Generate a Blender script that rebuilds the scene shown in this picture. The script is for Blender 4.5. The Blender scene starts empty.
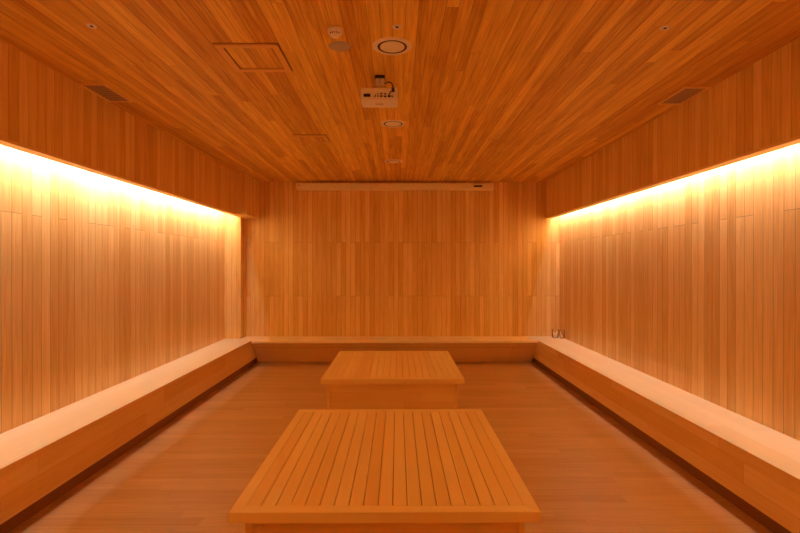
import bpy, bmesh, math, random
from mathutils import Vector, Matrix
random.seed(7)
S = bpy.context.scene
C = S.collection
PI = math.pi

# ------------------------------------------------------------------ dimensions (metres)
EYE = 1.66
CEIL = 3.117
YB, YF = 8.17, -1.6            # back wall / front wall
XL, XR = -2.90, 2.82           # side walls
XS = 2.565                      # soffit fascia (both sides)
LIP = 2.47                     # underside of soffit
SEAT = 0.43
EL, ER = -2.397, 2.312           # bench front edges

# ------------------------------------------------------------------ materials
def nt(name):
    m = bpy.data.materials.new(name); m.use_nodes = True
    t = m.node_tree; t.nodes.clear()
    out = t.nodes.new('ShaderNodeOutputMaterial')
    b = t.nodes.new('ShaderNodeBsdfPrincipled')
    t.links.new(b.outputs[0], out.inputs[0])
    return m, t, b

def N(t, kind, **kw):
    n = t.nodes.new(kind)
    for k, v in kw.items(): setattr(n, k, v)
    return n

def math_(t, op, a, b=None, c=None):
    n = t.nodes.new('ShaderNodeMath'); n.operation = op
    for i, v in enumerate((a, b, c)):
        if v is None: continue
        if isinstance(v, (int, float)): n.inputs[i].default_value = v
        else: t.links.new(v, n.inputs[i])
    return n.outputs[0]

def wood(name, light, dark, across, along, width, length=None, tiers=None, tint=1.0,
         grain=0.25, seam=0.5, seam_w=0.02, rough=0.5, spec=0.3, seed=0.0, coarse=14.0, bump=0.25, bias=1.0, coat=0.0):
    """Boards `width` wide across the axis `across`, running along `along`; every board has its own tone."""
    m, t, b = nt(name)
    tc = N(t, 'ShaderNodeTexCoord'); oi = N(t, 'ShaderNodeObjectInfo')
    def dot(src, v):
        d = N(t, 'ShaderNodeVectorMath', operation='DOT_PRODUCT')
        t.links.new(src, d.inputs[0]); d.inputs[1].default_value = v
        return d.outputs['Value']
    loc = dot(oi.outputs['Location'], (3.17, 1.31, 0.0))
    u = dot(tc.outputs['Object'], across)
    v = dot(tc.outputs['Object'], along)
    un = math_(t, 'ADD', math_(t, 'DIVIDE', u, width), 1000.37)
    colm = math_(t, 'FLOOR', un)
    fr = math_(t, 'FRACT', un)
    wn = N(t, 'ShaderNodeTexWhiteNoise', noise_dimensions='1D')
    t.links.new(math_(t, 'ADD', math_(t, 'ADD', colm, seed), loc), wn.inputs['W'])
    rc = wn.outputs['Value']
    edge_v = None
    if tiers:
        row = 0.0
        for z in tiers:
            zz = z
            row = math_(t, 'ADD', math_(t, 'GREATER_THAN', v, zz), row)
            e = math_(t, 'LESS_THAN', math_(t, 'ABSOLUTE', math_(t, 'SUBTRACT', v, zz)), 0.0025)
            edge_v = e if edge_v is None else math_(t, 'MAXIMUM', edge_v, e)
        on = math_(t, 'LESS_THAN', rc, 0.45)
        row = math_(t, 'MULTIPLY', row, on)
        edge_v = math_(t, 'MULTIPLY', edge_v, on)
    elif length:
        vv = math_(t, 'ADD', math_(t, 'DIVIDE', v, length), math_(t, 'MULTIPLY', rc, 37.0))
        row = math_(t, 'FLOOR', vv)
        f2 = math_(t, 'FRACT', vv)
        edge_v = math_(t, 'LESS_THAN', f2, 0.003 / length)
    else:
        row = 0.0
    cmb = N(t, 'ShaderNodeCombineXYZ')
    t.links.new(math_(t, 'ADD', colm, loc), cmb.inputs[0])
    if isinstance(row, float): cmb.inputs[1].default_value = row
    else: t.links.new(row, cmb.inputs[1])
    cmb.inputs[2].default_value = seed
    w2 = N(t, 'ShaderNodeTexWhiteNoise', noise_dimensions='3D')
    t.links.new(cmb.outputs[0], w2.inputs['Vector'])
    rnd = math_(t, 'POWER', w2.outputs['Value'], bias)
    # grain: long streaks running with the board
    gv = N(t, 'ShaderNodeCombineXYZ')
    t.links.new(math_(t, 'MULTIPLY', u, coarse * 3.2), gv.inputs[0])
    t.links.new(math_(t, 'MULTIPLY', v, 1.1), gv.inputs[1])
    t.links.new(math_(t, 'MULTIPLY', w2.outputs['Value'], 60.0), gv.inputs[2])
    n1 = N(t, 'ShaderNodeTexNoise'); n1.inputs['Scale'].default_value = 1.6
    n1.inputs['Detail'].default_value = 5; n1.inputs['Roughness'].default_value = 0.6
    n1.inputs['Distortion'].default_value = 0.8
    t.links.new(gv.outputs[0], n1.inputs['Vector'])
    gv2 = N(t, 'ShaderNodeCombineXYZ')
    t.links.new(math_(t, 'MULTIPLY', u, coarse * 16), gv2.inputs[0])
    t.links.new(math_(t, 'MULTIPLY', v, 2.5), gv2.inputs[1])
    t.links.new(math_(t, 'MULTIPLY', w2.outputs['Value'], 31.0), gv2.inputs[2])
    n2 = N(t, 'ShaderNodeTexNoise'); n2.inputs['Scale'].default_value = 1.0
    n2.inputs['Detail'].default_value = 2
    t.links.new(gv2.outputs[0], n2.inputs['Vector'])
    g = math_(t, 'ADD', math_(t, 'MULTIPLY', math_(t, 'SUBTRACT', n1.outputs['Fac'], 0.5), 2.2 * grain),
              math_(t, 'MULTIPLY', math_(t, 'SUBTRACT', n2.outputs['Fac'], 0.5), 1.1 * grain))
    fac = math_(t, 'ADD', math_(t, 'MULTIPLY', math_(t, 'SUBTRACT', rnd, 0.5), tint), math_(t, 'ADD', g, 0.5))
    mix = N(t, 'ShaderNodeMix', data_type='RGBA'); mix.clamp_factor = True
    t.links.new(fac, mix.inputs['Factor'])
    mix.inputs['A'].default_value = (*light, 1); mix.inputs['B'].default_value = (*dark, 1)
    # joints
    d = math_(t, 'ABSOLUTE', math_(t, 'SUBTRACT', fr, 0.5))
    e = math_(t, 'GREATER_THAN', d, 0.5 - seam_w)
    if edge_v is not None: e = math_(t, 'MAXIMUM', e, math_(t, 'MULTIPLY', edge_v, 1.0))
    mul = N(t, 'ShaderNodeMix', data_type='RGBA', blend_type='MULTIPLY')
    t.links.new(math_(t, 'MULTIPLY', e, seam), mul.inputs['Factor'])
    t.links.new(mix.outputs['Result'], mul.inputs['A']); mul.inputs['B'].default_value = (0.10, 0.06, 0.03, 1)
    t.links.new(mul.outputs['Result'], b.inputs['Base Color'])
    b.inputs['Roughness'].default_value = rough
    b.inputs['Specular IOR Level'].default_value = spec
    b.inputs['Coat Weight'].default_value = coat; b.inputs['Coat Roughness'].default_value = 0.24
    if bump:
        bp = N(t, 'ShaderNodeBump'); bp.inputs['Strength'].default_value = bump; bp.inputs['Distance'].default_value = 0.004
        t.links.new(math_(t, 'SUBTRACT', math_(t, 'MULTIPLY', n1.outputs['Fac'], 0.25), e), bp.inputs['Height'])
        t.links.new(bp.outputs[0], b.inputs['Normal'])
    return m

def plain(name, col, rough=0.5, spec=0.4, metal=0.0, noise=0.06):
    m, t, b = nt(name)
    tc = N(t, 'ShaderNodeTexCoord'); n = N(t, 'ShaderNodeTexNoise'); n.inputs['Scale'].default_value = 40
    t.links.new(tc.outputs['Object'], n.inputs['Vector'])
    mx = N(t, 'ShaderNodeMix', data_type='RGBA')
    t.links.new(n.outputs['Fac'], mx.inputs['Factor'])
    mx.inputs['A'].default_value = (*[c * (1 - noise) for c in col], 1)
    mx.inputs['B'].default_value = (*[min(1, c * (1 + noise)) for c in col], 1)
    t.links.new(mx.outputs['Result'], b.inputs['Base Color'])
    b.inputs['Roughness'].default_value = rough; b.inputs['Specular IOR Level'].default_value = spec
    b.inputs['Metallic'].default_value = metal
    return m

X, Y, Z = (1, 0, 0), (0, 1, 0), (0, 0, 1)
WALL_L, WALL_D = (0.90, 0.67, 0.25), (0.66, 0.37, 0.08)
M = {}
M['wall'] = wood('wall strips', WALL_L, WALL_D, (1, 1, 0), Z, 0.083, tiers=(1.13, 2.06), tint=0.6, grain=0.65, seam=0.5, seam_w=0.03, rough=0.42, spec=0.5, seed=3, coarse=6.5)
M['side_wall'] = wood('side wall strips', WALL_L, WALL_D, (1, 1, 0), Z, 0.098, tiers=(2.06,), tint=0.55, grain=0.6, seam=0.5, seam_w=0.03, rough=0.38, spec=0.5, seed=13, coarse=6.5, coat=0.35)
M['fascia'] = wood('soffit strips', WALL_L, WALL_D, (1, 1, 0), Z, 0.083, tint=0.6, grain=0.6, seam=0.4, seam_w=0.025, rough=0.5, spec=0.4, seed=11, coarse=6.5)
M['ceiling'] = wood('ceiling strips', (0.94, 0.65, 0.12), (0.55, 0.26, 0.03), X, Y, 0.075, length=2.3, tint=0.62, grain=0.75, seam=0.4, seam_w=0.03, rough=0.5, spec=0.3, seed=5, coarse=6.5)
M['lip'] = wood('soffit edge board', WALL_L, (0.78, 0.45, 0.12), (1, 0, 1), Y, 0.3, length=2.4, tint=0.3, grain=0.2, seam=0.2, seam_w=0.003, seed=8)
M['bench'] = wood('bench boards', (0.97, 0.88, 0.58), (0.88, 0.72, 0.40), (1, 0, 1), Y, 0.14, length=1.9, tint=0.45, grain=0.3, seam=0.2, seam_w=0.008, rough=0.42, spec=0.35, seed=21, bump=0.1)  # seat wood paled: part of the strip's direct light is in the colour
M['bench_front'] = wood('bench front boards', (0.90, 0.66, 0.29), (0.74, 0.44, 0.13), (1, 0, 1), Y, 0.14, length=1.7, tint=0.55, grain=0.5, seam=0.3, seam_w=0.008, rough=0.45, spec=0.3, seed=27, bump=0.1, coarse=8)  # dimmer copy of the bench wood; shade of the upright face in the colour
M['bench_panel'] = wood('back bench panel', (0.92, 0.70, 0.34), (0.78, 0.52, 0.19), (0, 1, 1), X, 0.14, length=1.9, tint=0.4, grain=0.3, seam=0.2, seam_w=0.008, rough=0.45, spec=0.3, seed=25, bump=0)  # back bench front, likewise toned down for its dimmer light
M['bench_back'] = wood('back bench boards', (0.97, 0.88, 0.58), (0.88, 0.72, 0.40), (0, 1, 0), X, 0.25, length=1.9, tint=0.2, grain=0.15, seam=0.2, seam_w=0.004, rough=0.5, spec=0.3, seed=23, bump=0)  # same paled seat tone, light from above put into the colour
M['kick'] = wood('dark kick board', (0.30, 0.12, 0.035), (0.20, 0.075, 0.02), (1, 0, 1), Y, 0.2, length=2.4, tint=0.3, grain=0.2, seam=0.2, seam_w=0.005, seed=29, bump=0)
M['floor'] = wood('floor boards', (0.68, 0.44, 0.19), (0.43, 0.235, 0.08), Y, X, 0.095, length=1.25, tint=0.35, grain=0.42, seam=0.25, seam_w=0.012, rough=0.42, spec=0.4, seed=31, coarse=9.0, bump=0.08)
T_L, T_D = (0.92, 0.67, 0.25), (0.80, 0.50, 0.15)
M['plank'] = wood('table planks', T_L, T_D, X, Y, 0.0743, tint=0.6, grain=0.25, seam=0.0, rough=0.42, spec=0.35, seed=41, coarse=18, bump=0.05)
M['rail_x'] = wood('table rail crosswise', T_L, (0.82, 0.56, 0.18), (0, 1, 1), X, 0.4, tint=0.3, grain=0.25, seam=0, rough=0.42, spec=0.35, seed=43, bump=0.05)
M['rail_y'] = wood('table rail lengthwise', T_L, (0.82, 0.56, 0.18), (1, 0, 1), Y, 0.4, tint=0.3, grain=0.25, seam=0, rough=0.42, spec=0.35, seed=45, bump=0.05)
M['base_x'] = wood('table base front', T_L, (0.72, 0.41, 0.10), (0, 1, 1), X, 0.11, length=1.1, tint=0.4, grain=0.3, seam=0.1, seam_w=0.01, seed=47, bump=0.05)
M['base_y'] = wood('table base side', T_L, (0.72, 0.41, 0.10), (1, 0, 1), Y, 0.11, length=1.1, tint=0.4, grain=0.3, seam=0.1, seam_w=0.01, seed=49, bump=0.05)
M['white'] = plain('white plastic', (0.88, 0.84, 0.76), 0.45)
M['cream'] = plain('cream enamel', (0.88, 0.78, 0.60), 0.45)
M['grey'] = plain('grey plastic', (0.50, 0.44, 0.36), 0.5)
M['case'] = plain('screen case enamel', (0.90, 0.78, 0.48), 0.4)
M['black'] = plain('black plastic', (0.02, 0.016, 0.014), 0.45)
M['dark'] = plain('dark cavity', (0.035, 0.02, 0.012), 0.7)
M['bracket'] = plain('dark bracket steel', (0.06, 0.045, 0.035), 0.45, metal=0.4)
M['steel'] = plain('brushed steel', (0.45, 0.36, 0.26), 0.35, metal=0.6)
M['vent'] = plain('bronze vent louvre', (0.46, 0.31, 0.17), 0.5)
M['vent_frame'] = wood('vent frame wood', (0.92, 0.66, 0.22), (0.84, 0.56, 0.16), (1, 0, 1), Y, 0.2, tint=0.2, grain=0.2, seam=0, seed=51, bump=0)
m, t, b = nt('clear glass'); b.inputs['Base Color'].default_value = (1, 0.97, 0.93, 1); b.inputs['Roughness'].default_value = 0.02
b.inputs['Transmission Weight'].default_value = 1.0; b.inputs['IOR'].default_value = 1.2
M['glass'] = m
m = bpy.data.materials.new('warm led'); m.use_nodes = True; t = m.node_tree; t.nodes.clear()
o_ = t.nodes.new('ShaderNodeOutputMaterial'); e_ = t.nodes.new('ShaderNodeEmission')
e_.inputs['Color'].default_value = (1.0, 0.92, 1.04, 1); e_.inputs['Strength'].default_value = 240.0
t.links.new(e_.outputs[0], o_.inputs[0]); M['led'] = m

# ------------------------------------------------------------------ mesh helpers
def box(bm, a, b_, mi=0, bev=0.0):
    x0, y0, z0 = a; x1, y1, z1 = b_
    vs = [bm.verts.new(p) for p in ((x0,y0,z0),(x1,y0,z0),(x1,y1,z0),(x0,y1,z0),(x0,y0,z1),(x1,y0,z1),(x1,y1,z1),(x0,y1,z1))]
    fs = [bm.faces.new([vs[i] for i in q]) for q in ((3,2,1,0),(4,5,6,7),(0,1,5,4),(1,2,6,5),(2,3,7,6),(3,0,4,7))]
    for f in fs: f.material_index = mi
    if bev:
        es = list({e for f in fs for e in f.edges})
        r = bmesh.ops.bevel(bm, geom=es, offset=bev, segments=2, affect='EDGES', profile=0.6)
        for f in r['faces']: f.material_index = mi
    return fs

def prism(bm, pts, axis, a, b_, mi=0):
    """closed profile `pts` (two free coords) swept along `axis` from a to b_"""
    def P(p, s):
        if axis == 'y': return (p[0], s, p[1])
        if axis == 'x': return (s, p[0], p[1])
        return (p[0], p[1], s)
    A = [bm.verts.new(P(p, a)) for p in pts]; B = [bm.verts.new(P(p, b_)) for p in pts]
    n = len(pts); fs = [bm.faces.new(A), bm.faces.new(B[::-1])]
    for i in range(n):
        fs.append(bm.faces.new([A[i], B[i], B[(i+1) % n], A[(i+1) % n]]))
    for f in fs: f.material_index = mi
    return fs

def lathe(bm, prof, seg=48, c=(0, 0, 0), mi=0):
    rings = []
    for r, z in prof:
        if r < 1e-6: rings.append([bm.verts.new((c[0], c[1], c[2] + z))])
        else: rings.append([bm.verts.new((c[0] + r*math.cos(2*PI*i/seg), c[1] + r*math.sin(2*PI*i/seg), c[2] + z)) for i in range(seg)])
    for p, q in zip(rings, rings[1:]):
        for i in range(seg):
            j = (i+1) % seg
            if len(p) == 1 and len(q) == 1: continue
            if len(p) == 1: f = bm.faces.new([p[0], q[i], q[j]])
            elif len(q) == 1: f = bm.faces.new([p[i], p[j], q[0]])
            else: f = bm.faces.new([p[i], p[j], q[j], q[i]])
            f.material_index = mi; f.smooth = True

def tube(bm, pts, r, seg=10):
    pts = [Vector(p) for p in pts]; rings = []
    for i, p in enumerate(pts):
        d = (pts[min(i+1, len(pts)-1)] - pts[max(i-1, 0)]).normalized()
        a = d.orthogonal().normalized() if i == 0 else (rings_a - d * rings_a.dot(d)).normalized()
        rings_a = a; bb = d.cross(a)
        rings.append([bm.verts.new(p + r*(math.cos(2*PI*k/seg)*a + math.sin(2*PI*k/seg)*bb)) for k in range(seg)])
    for p, q in zip(rings, rings[1:]):
        for k in range(seg):
            f = bm.faces.new([p[k], p[(k+1) % seg], q[(k+1) % seg], q[k]]); f.smooth = True
    bm.faces.new(rings[0][::-1]); bm.faces.new(rings[-1])

def smooth_path(pts, n=8):
    pts = [Vector(p) for p in pts]; out = []
    P = [pts[0]] + pts + [pts[-1]]
    for i in range(1, len(P)-2):
        for k in range(n):
            s = k/n; a, b_, c, d = P[i-1], P[i], P[i+1], P[i+2]
            out.append(0.5*((2*b_) + (-a+c)*s + (2*a-5*b_+4*c-d)*s*s + (-a+3*b_-3*c+d)*s**3))
    out.append(pts[-1]); return out

def obj(name, bm, mats, parent=None):
    bmesh.ops.recalc_face_normals(bm, faces=bm.faces[:])
    me = bpy.data.meshes.new(name); bm.to_mesh(me); bm.free()
    for m_ in (mats if isinstance(mats, (list, tuple)) else [mats]): me.materials.append(m_)
    o = bpy.data.objects.new(name, me); C.objects.link(o)
    if parent: o.parent = parent
    return o

def struct(name, bm, mats):
    o = obj(name, bm, mats); o['kind'] = 'structure'; return o

def thing(name, label, cat, loc=(0, 0, 0), group=None, rotz=0.0):
    o = bpy.data.objects.new(name, None); C.objects.link(o); o.empty_display_size = 0.1
    o.location = loc; o.rotation_euler = (0, 0, rotz); o['label'] = label; o['category'] = cat
    if group: o['group'] = group
    return o

def dup(root, loc, label):
    r = root.copy(); C.objects.link(r); r.location = loc; r['label'] = label
    for ch in list(root.children):
        c = ch.copy(); C.objects.link(c); c.parent = r
        for g in list(ch.children):
            d = g.copy(); C.objects.link(d); d.parent = c
    return r

B = bmesh.new

# ------------------------------------------------------------------ the room
bm = B(); box(bm, (XL-0.1, YF-0.1, -0.08), (XR+0.1, YB+0.1, 0.0)); struct('floor', bm, M['floor'])
bm = B(); box(bm, (XL-0.1, YF-0.1, CEIL), (XR+0.1, YB+0.1, CEIL+0.08)); struct('ceiling', bm, M['ceiling'])
bm = B(); box(bm, (XL-0.1, YF-0.1, 0), (XL, YB+0.1, CEIL)); struct('wall_left', bm, M['side_wall'])
bm = B(); box(bm, (XR, YF-0.1, 0), (XR+0.1, YB+0.1, CEIL)); struct('wall_right', bm, M['side_wall'])
bm = B(); box(bm, (XL, YB, 0), (XR, YB+0.1, CEIL)); struct('wall_back', bm, M['wall'])
bm = B(); box(bm, (XL, YF-0.1, 0), (XR, YF, CEIL)); struct('wall_front', bm, M['wall'])

LIPW, SLOT = 0.100, 2.665
for side, s, xw in (('left', -1, XL), ('right', 1, XR)):
    bm = B()
    prism(bm, [(s*XS, LIP+0.02), (s*(XS+LIPW), LIP+0.02), (s*(XS+LIPW), SLOT), (xw, SLOT), (xw, SLOT+0.02), (s*(XS+0.02), SLOT+0.02), (s*(XS+0.02), CEIL), (s*XS, CEIL)], 'y', YF, YB)
    struct('soffit_' + side, bm, M['fascia'])
    bm = B(); prism(bm, [(s*XS, LIP), (s*(XS+LIPW), LIP), (s*(XS+LIPW), LIP+0.02), (s*XS, LIP+0.02)], 'y', YF, YB)
    struct('trim_1' if s < 0 else 'trim_2', bm, M['lip'])

# box of the beam beside the left soffit and the pilaster under it
bm = B(); box(bm, (-XS, 7.46, LIP), (-2.39, YB, CEIL), bev=0.003); struct('beam', bm, M['fascia'])
bm = B()
box(bm, (XL, 7.90, SEAT), (-2.63, YB, LIP)); box(bm, (XL, 7.90, LIP), (-(XS+LIPW)-0.002, YB, SLOT))
struct('column', bm, M['fascia'])

# light strips in the two slots
for s, xw, txt in ((-1, XL, 'long warm glowing light strip tucked behind the left soffit edge'),
                   (1, XR, 'long warm glowing light strip tucked behind the right soffit edge')):
    xc = s*(XS+LIPW+0.032)
    y0, y1 = YF+0.02, (7.88 if s < 0 else YB-0.02)
    t_ = thing('light_strip', txt, 'light', (xc, 0, 2.615), 'light strips in the soffit slots')
    # aluminium channel on the back of the fascia, its lit face turned mostly down and a little towards the wall
    tl = math.radians(23); tx, tz = 0.015*math.sin(tl), 0.015*math.cos(tl)
    bm = B(); prism(bm, [(-s*tx, -tz), (s*tx, tz), (s*tx, 0.03), (-s*0.034, 0.03), (-s*0.034, -tz)], 'y', y0, y1); obj('channel', bm, M['white'], t_)
    bm = B(); n = 32; q0, q1 = Vector((-s*tx, 0, -tz)), Vector((s*tx, 0, tz)); off = Vector((s*math.cos(tl), 0, -math.sin(tl)))*0.0012
    vs = [[bm.verts.new(q + off + Vector((0, y0+(y1-y0)*i/n, 0))) for q in (q0, q1)] for i in range(n+1)]
    for i in range(n): bm.faces.new([vs[i][0], vs[i+1][0], vs[i+1][1], vs[i][1]])
    o = obj('diffuser', bm, M['led'], t_)
    for p in o.data.polygons:
        if p.normal.z > 0: p.flip()

# ------------------------------------------------------------------ benches
def side_bench(s, xe, xw, label):
    b0 = thing('wooden_bench', label, 'bench', ((xe+xw)/2, 0, 0), 'built-in benches round the walls')
    ox = (xe+xw)/2; e, w = xe-ox, xw-ox-0.002*s; k = 0.032*s
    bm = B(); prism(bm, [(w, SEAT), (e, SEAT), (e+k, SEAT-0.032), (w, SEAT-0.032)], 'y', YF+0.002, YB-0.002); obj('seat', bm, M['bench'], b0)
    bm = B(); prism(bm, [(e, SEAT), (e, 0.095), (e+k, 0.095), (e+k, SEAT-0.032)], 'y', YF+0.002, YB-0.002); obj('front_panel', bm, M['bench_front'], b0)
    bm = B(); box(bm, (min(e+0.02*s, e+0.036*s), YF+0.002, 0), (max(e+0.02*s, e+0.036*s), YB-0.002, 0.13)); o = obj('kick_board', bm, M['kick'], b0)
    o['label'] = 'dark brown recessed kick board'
side_bench(-1, EL, XL, 'long pale wooden bench along the left wall')
side_bench(1, ER, XR, 'long pale wooden bench along the right wall, two glasses at its far end')
b0 = thing('wooden_bench', 'short wooden bench along the back wall, behind the far table', 'bench', (0, YB, 0), 'built-in benches round the walls')
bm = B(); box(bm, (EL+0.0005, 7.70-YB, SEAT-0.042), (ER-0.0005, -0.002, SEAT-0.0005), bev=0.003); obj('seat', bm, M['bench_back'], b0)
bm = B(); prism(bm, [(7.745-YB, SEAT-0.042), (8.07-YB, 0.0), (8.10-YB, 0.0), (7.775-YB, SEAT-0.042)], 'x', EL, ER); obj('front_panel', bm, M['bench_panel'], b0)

# ------------------------------------------------------------------ low tables
W, L, H, TH, FR = 1.545, 1.665, 0.44, 0.053, 0.066
def make_table(loc, label):
    t_ = thing('low_table', label, 'table', loc, 'low wooden tables')
    w, l = W/2, L/2
    bm = B()   # mitred frame
    for pts, mi in (([(-w,-l),(w,-l),(w-FR,-l+FR),(-w+FR,-l+FR)], 0), ([(w,l),(-w,l),(-w+FR,l-FR),(w-FR,l-FR)], 0),
                    ([(w,-l),(w,l),(w-FR,l-FR),(w-FR,-l+FR)], 1), ([(-w,l),(-w,-l),(-w+FR,-l+FR),(-w+FR,l-FR)], 1)):
        fs = prism(bm, pts, 'z', H-TH, H, mi)
        es = [e for e in fs[1].edges]
        r = bmesh.ops.bevel(bm, geom=es, offset=0.0018, segments=1, affect='EDGES')
        for f in r['faces']: f.material_index = mi
    obj('tabletop_frame', bm, [M['rail_x'], M['rail_y']], t_)
    bm = B(); n = 19; inner = W-2*FR; pw = inner/n; gap = 0.004
    for i in range(n):
        x0 = -inner/2 + i*pw
        box(bm, (x0+gap/2, -l+FR+0.001, H-0.03), (x0+pw-gap/2, l-FR-0.001, H-0.0005), bev=0.0012)
    obj('tabletop_planks', bm, M['plank'], t_)
    bm = B(); box(bm, (-w+FR-0.01, -l+FR-0.01, H-0.045), (w-FR+0.01, l-FR+0.01, H-0.031)); obj('underlay', bm, M['kick'], t_)
    ins, th = 0.062, 0.036; a, c = w-ins, l-ins; zt = H-TH
    for s in (-1, 1):
        bm = B(); box(bm, (min(s*a, s*(a-th)), -c, 0), (max(s*a, s*(a-th)), c, zt), bev=0.002); obj('side_panel', bm, M['base_y'], t_)
    for s in (-1, 1):
        bm = B(); y0, y1 = s*(c-0.005), s*(c-0.005-th); box(bm, (-a+th+0.001, min(y0, y1), 0), (a-th-0.001, max(y0, y1), zt), bev=0.002)
        obj('front_panel' if s < 0 else 'rear_panel', bm, M['base_x'], t_)
    return t_
XT = -0.062
t1 = make_table((XT, 2.321+L/2, 0), 'low slatted wooden table nearest the camera, cut by the bottom edge')
dup(t1, (XT+0.01, 5.043+L/2, 0), 'low slatted wooden table farther off, in front of the back bench')

# ------------------------------------------------------------------ ceiling fittings
DISC = [('round cream ceiling disc nearest the camera, above the projector and beside the grey disc', (-0.035, 3.13)),
        ('round cream ceiling disc just beyond the projector', (-0.045, 4.83)),
        ('round cream ceiling disc farthest back, near the projector screen case', (-0.055, 6.58))]
d0 = None
for lab, (x, y) in DISC:
    if d0 is None:
        d0 = thing('ceiling_diffuser', lab, 'ceiling diffuser', (x, y, CEIL), 'round ceiling discs in a row')
        bm = B(); lathe(bm, [(0.098, 0), (0.098, -0.005), (0.104, -0.006), (0.118, -0.005), (0.127, -0.003), (0.132, 0)]); obj('rim', bm, M['cream'], d0)
        bm = B(); lathe(bm, [(0.0, -0.003), (0.0975, -0.003), (0.0975, 0.0), (0, 0)]); o = obj('gap', bm, M['dark'], d0); o['label'] = 'dark gap inside the rim'
        bm = B(); lathe(bm, [(0, -0.003), (0.03, -0.0032), (0.080, -0.0035), (0.083, -0.004), (0.081, -0.005), (0.06, -0.0055), (0, -0.006)]); obj('disc', bm, M['cream'], d0)
    else:
        dup(d0, (x, y, CEIL), lab)

f0 = None
for lab, (x, y) in (('tiny round ceiling fitting with dark hole, above the nearest cream disc', (-0.003, 2.87)),
                    ('tiny round ceiling fitting with dark hole, on the left before the left vent', (-1.86, 2.87)),
                    ('tiny round ceiling fitting with dark hole, on the right before the right vent', (1.64, 2.875))):
    if f0 is None:
        f0 = thing('sprinkler_head', lab, 'sprinkler', (x, y, CEIL), 'tiny ceiling fittings in a row')
        bm = B(); lathe(bm, [(0.0108, 0), (0.0108, -0.003), (0.016, -0.005), (0.026, -0.004), (0.029, 0)], 32); obj('ring', bm, M['white'], f0)
        bm = B(); lathe(bm, [(0, -0.007), (0.006, -0.006), (0.0105, -0.003), (0.0118, 0), (0, 0)], 24); o = obj('nozzle', bm, M['dark'], f0); o['label'] = 'dark centre'
    else: dup(f0, (x, y, CEIL), lab)

d = thing('smoke_detector', 'white domed smoke detector on the ceiling, above the grey disc', 'smoke detector', (-0.385, 2.905, CEIL))
bm = B(); lathe(bm, [(0, 0), (0.046, 0), (0.046, -0.012), (0.043, -0.015), (0, -0.015)]); obj('base', bm, M['white'], d)
bm = B(); lathe(bm, [(0.045, -0.0151), (0.045, -0.022), (0.043, -0.025), (0.035, -0.027), (0.032, -0.038), (0.027, -0.043), (0.018, -0.045), (0, -0.046)]); obj('cover', bm, M['white'], d)
for a in range(-2, 3):
    an = -PI/2 + a*0.42
    bm = B(); c_ = Vector((0.0325*math.cos(an), 0.0325*math.sin(an), -0.0325))
    for f in box(bm, (-0.003, -0.004, -0.0035), (0.003, 0.004, 0.0035)): pass
    bmesh.ops.transform(bm, matrix=Matrix.Translation(c_) @ Matrix.Rotation(an+PI/2, 4, 'Z'), verts=bm.verts[:])
    if a % 2 == 0 or True: obj('slot', bm, M['black'], d)
g = B(); lathe(g, [(0, 0), (0.074, 0), (0.072, -0.002), (0.069, -0.004), (0.04, -0.0045), (0, -0.005)])
o = obj('ceiling_cover', g, M['grey']); o.location = (-0.384, 3.13, CEIL)
o['label'] = 'flat plain grey round cover on the ceiling beside the smoke detector'; o['category'] = 'ceiling cover'

# vents against the soffits
def vent(x0, x1, y0, y1, label):
    v = thing('ceiling_vent', label, 'vent', ((x0+x1)/2, (y0+y1)/2, CEIL), 'ceiling vents beside the soffits')
    a, c = (x1-x0)/2, (y1-y0)/2; f = 0.018
    bm = B()
    for q in ([(-a,-c),(a,-c),(a-f,-c+f),(-a+f,-c+f)], [(a,c),(-a,c),(-a+f,c-f),(a-f,c-f)], [(a,-c),(a,c),(a-f,c-f),(a-f,-c+f)], [(-a,c),(-a,-c),(-a+f,-c+f),(-a+f,c-f)]):
        prism(bm, q, 'z', -0.010, 0)
    obj('frame', bm, M['vent_frame'], v)
    bm = B(); box(bm, (-a+f, -c+f, -0.0015), (a-f, c-f, 0)); o = obj('backing', bm, M['dark'], v)
    n = 8
    for i in range(n):
        yy = -c+f+(i+0.5)*(2*c-2*f)/n
        bm = B(); prism(bm, [(yy-0.013, -0.0025), (yy+0.008, -0.0095), (yy+0.010, -0.0085), (yy-0.011, -0.0015)], 'x', -a+f, a-f)
        obj('slat', bm, M['vent'], v)
vent(-2.553, -2.345, 3.775, 4.185, 'dark louvred ceiling vent beside the left soffit')
vent(2.335, 2.548, 3.815, 4.22, 'dark louvred ceiling vent beside the right soffit')

# access hatches
def hatch(x0, x1, y0, y1, label):
    v = thing('access_hatch', label, 'access hatch', ((x0+x1)/2, (y0+y1)/2, CEIL), 'wooden access hatches in the ceiling')
    a, c = (x1-x0)/2, (y1-y0)/2; f = 0.045
    bm = B()
    for q in ([(-a,-c),(a,-c),(a-f,-c+f),(-a+f,-c+f)], [(a,c),(-a,c),(-a+f,c-f),(a-f,c-f)], [(a,-c),(a,c),(a-f,c-f),(a-f,-c+f)], [(-a,c),(-a,-c),(-a+f,-c+f),(-a+f,c-f)]):
        prism(bm, q, 'z', -0.012, 0)
    obj('frame', bm, M['hatch'], v)
    bm = B(); box(bm, (-a+f+0.009, -c+f+0.009, -0.006), (a-f-0.009, c-f-0.009, -0.001)); obj('panel', bm, M['ceiling'], v)
    bm = B(); box(bm, (-a+f, -c+f, -0.001), (a-f, c-f, 0)); box(bm, (-a-0.006, -c-0.006, -0.0012), (a+0.006, c+0.006, -0.0002)); o = obj('gap', bm, M['dark'], v); o['label'] = 'dark gap round the panel'
M['hatch'] = wood('hatch frame wood', (0.84, 0.54, 0.16), (0.68, 0.36, 0.08), X, Y, 0.2, tint=0.2, grain=0.25, seam=0, seed=61, bump=0)
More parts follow.
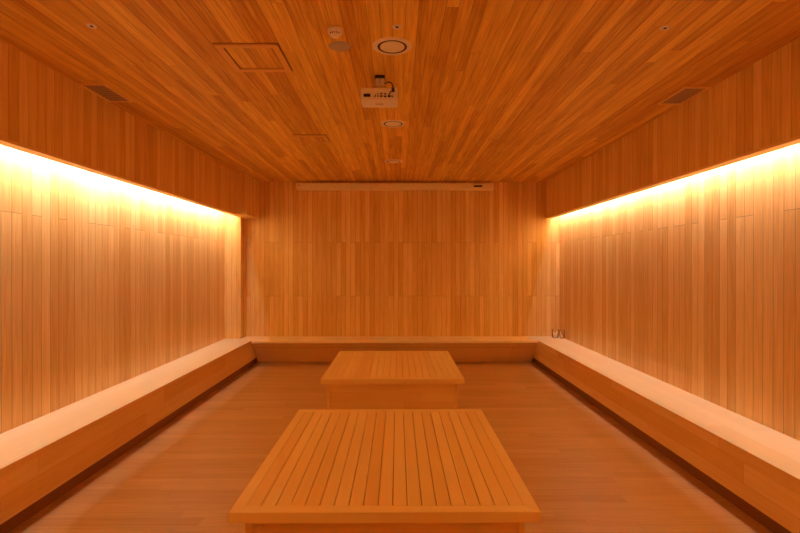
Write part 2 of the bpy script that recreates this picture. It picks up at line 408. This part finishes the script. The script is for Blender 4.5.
hatch(-1.205, -0.79, 3.09, 3.52, 'large square wooden access hatch on the ceiling left of the smoke detector')
hatch(-1.16, -0.80, 5.24, 5.58, 'smaller wooden access hatch on the ceiling, near the back wall')

# ------------------------------------------------------------------ projector
px, py = -0.135, 3.64
p = thing('projector_mount', 'short ceiling bracket with a white block, holding the projector', 'projector mount', (px, py, CEIL))
bm = B(); box(bm, (-0.038, -0.045, -0.022), (0.038, 0.045, 0), bev=0.002); o = obj('ceiling_plate', bm, M['bracket'], p); o['label'] = 'dark ceiling plate'
bm = B(); box(bm, (-0.034, -0.038, -0.092), (0.034, 0.038, -0.022), bev=0.004); blk = obj('block', bm, M['white'], p)
for k in range(3):
    bm = B(); box(bm, (-0.004, -0.041, -0.036-0.012*k), (0.004, -0.037, -0.031-0.012*k)); obj('screw', bm, M['bracket'], blk)
bm = B(); box(bm, (-0.052, -0.06, -0.112), (0.052, 0.05, -0.092), bev=0.002); obj('flange', bm, M['steel'], p)

p = thing('projector', 'white projector hanging upside down from the ceiling bracket', 'projector', (px-0.003, py, CEIL-0.112))
bm = B(); w = 0.139
prof = [(-0.085, -0.004), (-0.088, -0.010), (-0.088, -0.090), (-0.080, -0.098), (0.055, -0.102), (0.085, -0.094), (0.09, -0.082), (0.09, -0.012), (0.085, 0.0), (-0.08, 0.0)]
prism(bm, prof, 'x', -w, w)
bmesh.ops.bevel(bm, geom=[e for e in bm.edges if abs(e.verts[0].co.x - e.verts[1].co.x) < 1e-6], offset=0.004, segments=2, affect='EDGES')
obj('body', bm, M['white'], p)
yb = -0.088
bm = B(); box(bm, (-0.118, yb-0.0015, -0.072), (-0.066, yb+0.003, -0.048), bev=0.001); pw_ = obj('power_socket', bm, M['black'], p)
for x0, x1, z0, z1 in ((-0.046, -0.040, -0.072, -0.064), (-0.032, -0.026, -0.074, -0.052), (-0.018, -0.004, -0.070, -0.062), (-0.016, -0.006, -0.054, -0.044),
                       (0.004, 0.026, -0.072, -0.060), (0.006, 0.024, -0.052, -0.042), (0.034, 0.056, -0.074, -0.062), (0.036, 0.054, -0.054, -0.044),
                       (0.064, 0.086, -0.074, -0.060), (0.092, 0.104, -0.072, -0.062)):
    bm = B(); box(bm, (x0, yb-0.0012, z0), (x1, yb+0.003, z1)); obj('port', bm, M['black'], p)
bm = B(); lathe(bm, [(0, 0.0), (0.034, 0), (0.034, 0.018), (0.028, 0.022), (0.026, 0.012), (0, 0.006)], 32)
bmesh.ops.transform(bm, matrix=Matrix.Translation((-0.06, 0.088, -0.05)) @ Matrix.Rotation(-PI/2, 4, 'X'), verts=bm.verts[:]); obj('lens', bm, M['black'], p)
bm = B(); box(bm, (-0.03, -0.02, -0.1045), (0.03, -0.012, -0.100)); obj('badge', bm, M['grey'], p)
c = thing('power_cable', 'black cable looping from the ceiling bracket to the back of the projector', 'cable', (px, py, CEIL-0.074))
bm = B(); tube(bm, smooth_path([(0.036, -0.03, 0.012), (0.065, -0.06, 0.012), (0.090, -0.085, -0.006), (0.100, -0.105, -0.045), (0.098, -0.112, -0.066)]), 0.0052); obj('cord', bm, M['black'], c)
bm = B(); tube(bm, [(0.100, -0.112, -0.052), (0.104, -0.113, -0.078)], 0.012); obj('plug', bm, M['black'], c)
bm = B(); tube(bm, smooth_path([(0.102, -0.113, -0.07), (0.085, -0.114, -0.078), (0.074, -0.112, -0.095), (0.066, -0.100, -0.103)]), 0.004); obj('cord', bm, M['black'], c)

# ------------------------------------------------------------------ projector screen case on the back wall
x0, x1, yf = -1.727, 1.648, 8.03
s = thing('projector_screen', 'long slim pale rolled projector screen case under the ceiling on the back wall', 'projector screen', ((x0+x1)/2, YB, 3.020))
hw = (x1-x0)/2; yf -= YB
bm = B(); prism(bm, [(0, 0.048), (yf+0.008, 0.048), (yf, 0.042), (yf, -0.052), (yf+0.008, -0.06), (0, -0.06)], 'x', -hw+0.012, hw-0.012); obj('housing', bm, M['case'], s)
for q in (-1, 1):
    bm = B(); box(bm, (min(q*hw, q*(hw-0.012)), yf-0.003, -0.063), (max(q*hw, q*(hw-0.012)), 0, 0.051), bev=0.002); obj('end_cap', bm, M['case'], s)
bm = B(); box(bm, (hw-0.345, yf-0.003, -0.018), (hw-0.20, yf+0.002, 0.012), bev=0.001); o = obj('sensor_window', bm, M['black'], s); o['label'] = 'small dark sensor window'
bm = B(); box(bm, (-hw+0.035, yf-0.002, 0.0), (-hw+0.06, yf+0.002, 0.012)); obj('latch', bm, M['bracket'], s)

# ------------------------------------------------------------------ two glasses on the bench corner
def tumbler(x, y, r, h, label):
    bm = B(); k = 0.003
    lathe(bm, [(0, 0), (r*0.90, 0), (r*0.93, 0.003), (r, h), (r-k*0.5, h+0.002), (r-k, h), (r*0.93-k, 0.014), (0, 0.012)], 40)
    o = obj('glass_tumbler', bm, M['glass']); o.location = (x, y, SEAT+0.0005)
    o['label'] = label; o['category'] = 'glass'; o['group'] = 'glasses on the bench corner'
tumbler(2.684, 7.98, 0.056, 0.142, 'wider clear glass tumbler in the right bench corner, left of the pair')
tumbler(2.774, 7.91, 0.042, 0.142, 'narrower clear glass tumbler against the right wall on the bench')

# ------------------------------------------------------------------ camera, world, view
cam = bpy.data.cameras.new('camera'); co = bpy.data.objects.new('camera', cam); C.objects.link(co)
cam.sensor_width = 36; cam.lens = 470/800*36; cam.clip_start = 0.05
co.location = (0, 0, EYE); co.rotation_euler = (math.radians(89.88), 0, math.radians(-0.305))
S.camera = co
w_ = bpy.data.worlds.new('world'); S.world = w_; w_.use_nodes = True
w_.node_tree.nodes['Background'].inputs['Color'].default_value = (0, 0, 0, 1)
vs_ = S.view_settings; vs_.view_transform = 'Standard'; vs_.look = 'None'; vs_.gamma = 1; vs_.use_curve_mapping = False
vs_.exposure = -1.06
S.cycles.use_denoising = True; S.cycles.max_bounces = 24; S.cycles.use_guiding = True; S.cycles.guiding_training_samples = 16; S.cycles.diffuse_bounces = 12; S.cycles.transmission_bounces = 20
S.cycles.caustics_reflective = False; S.cycles.sample_clamp_indirect = 0
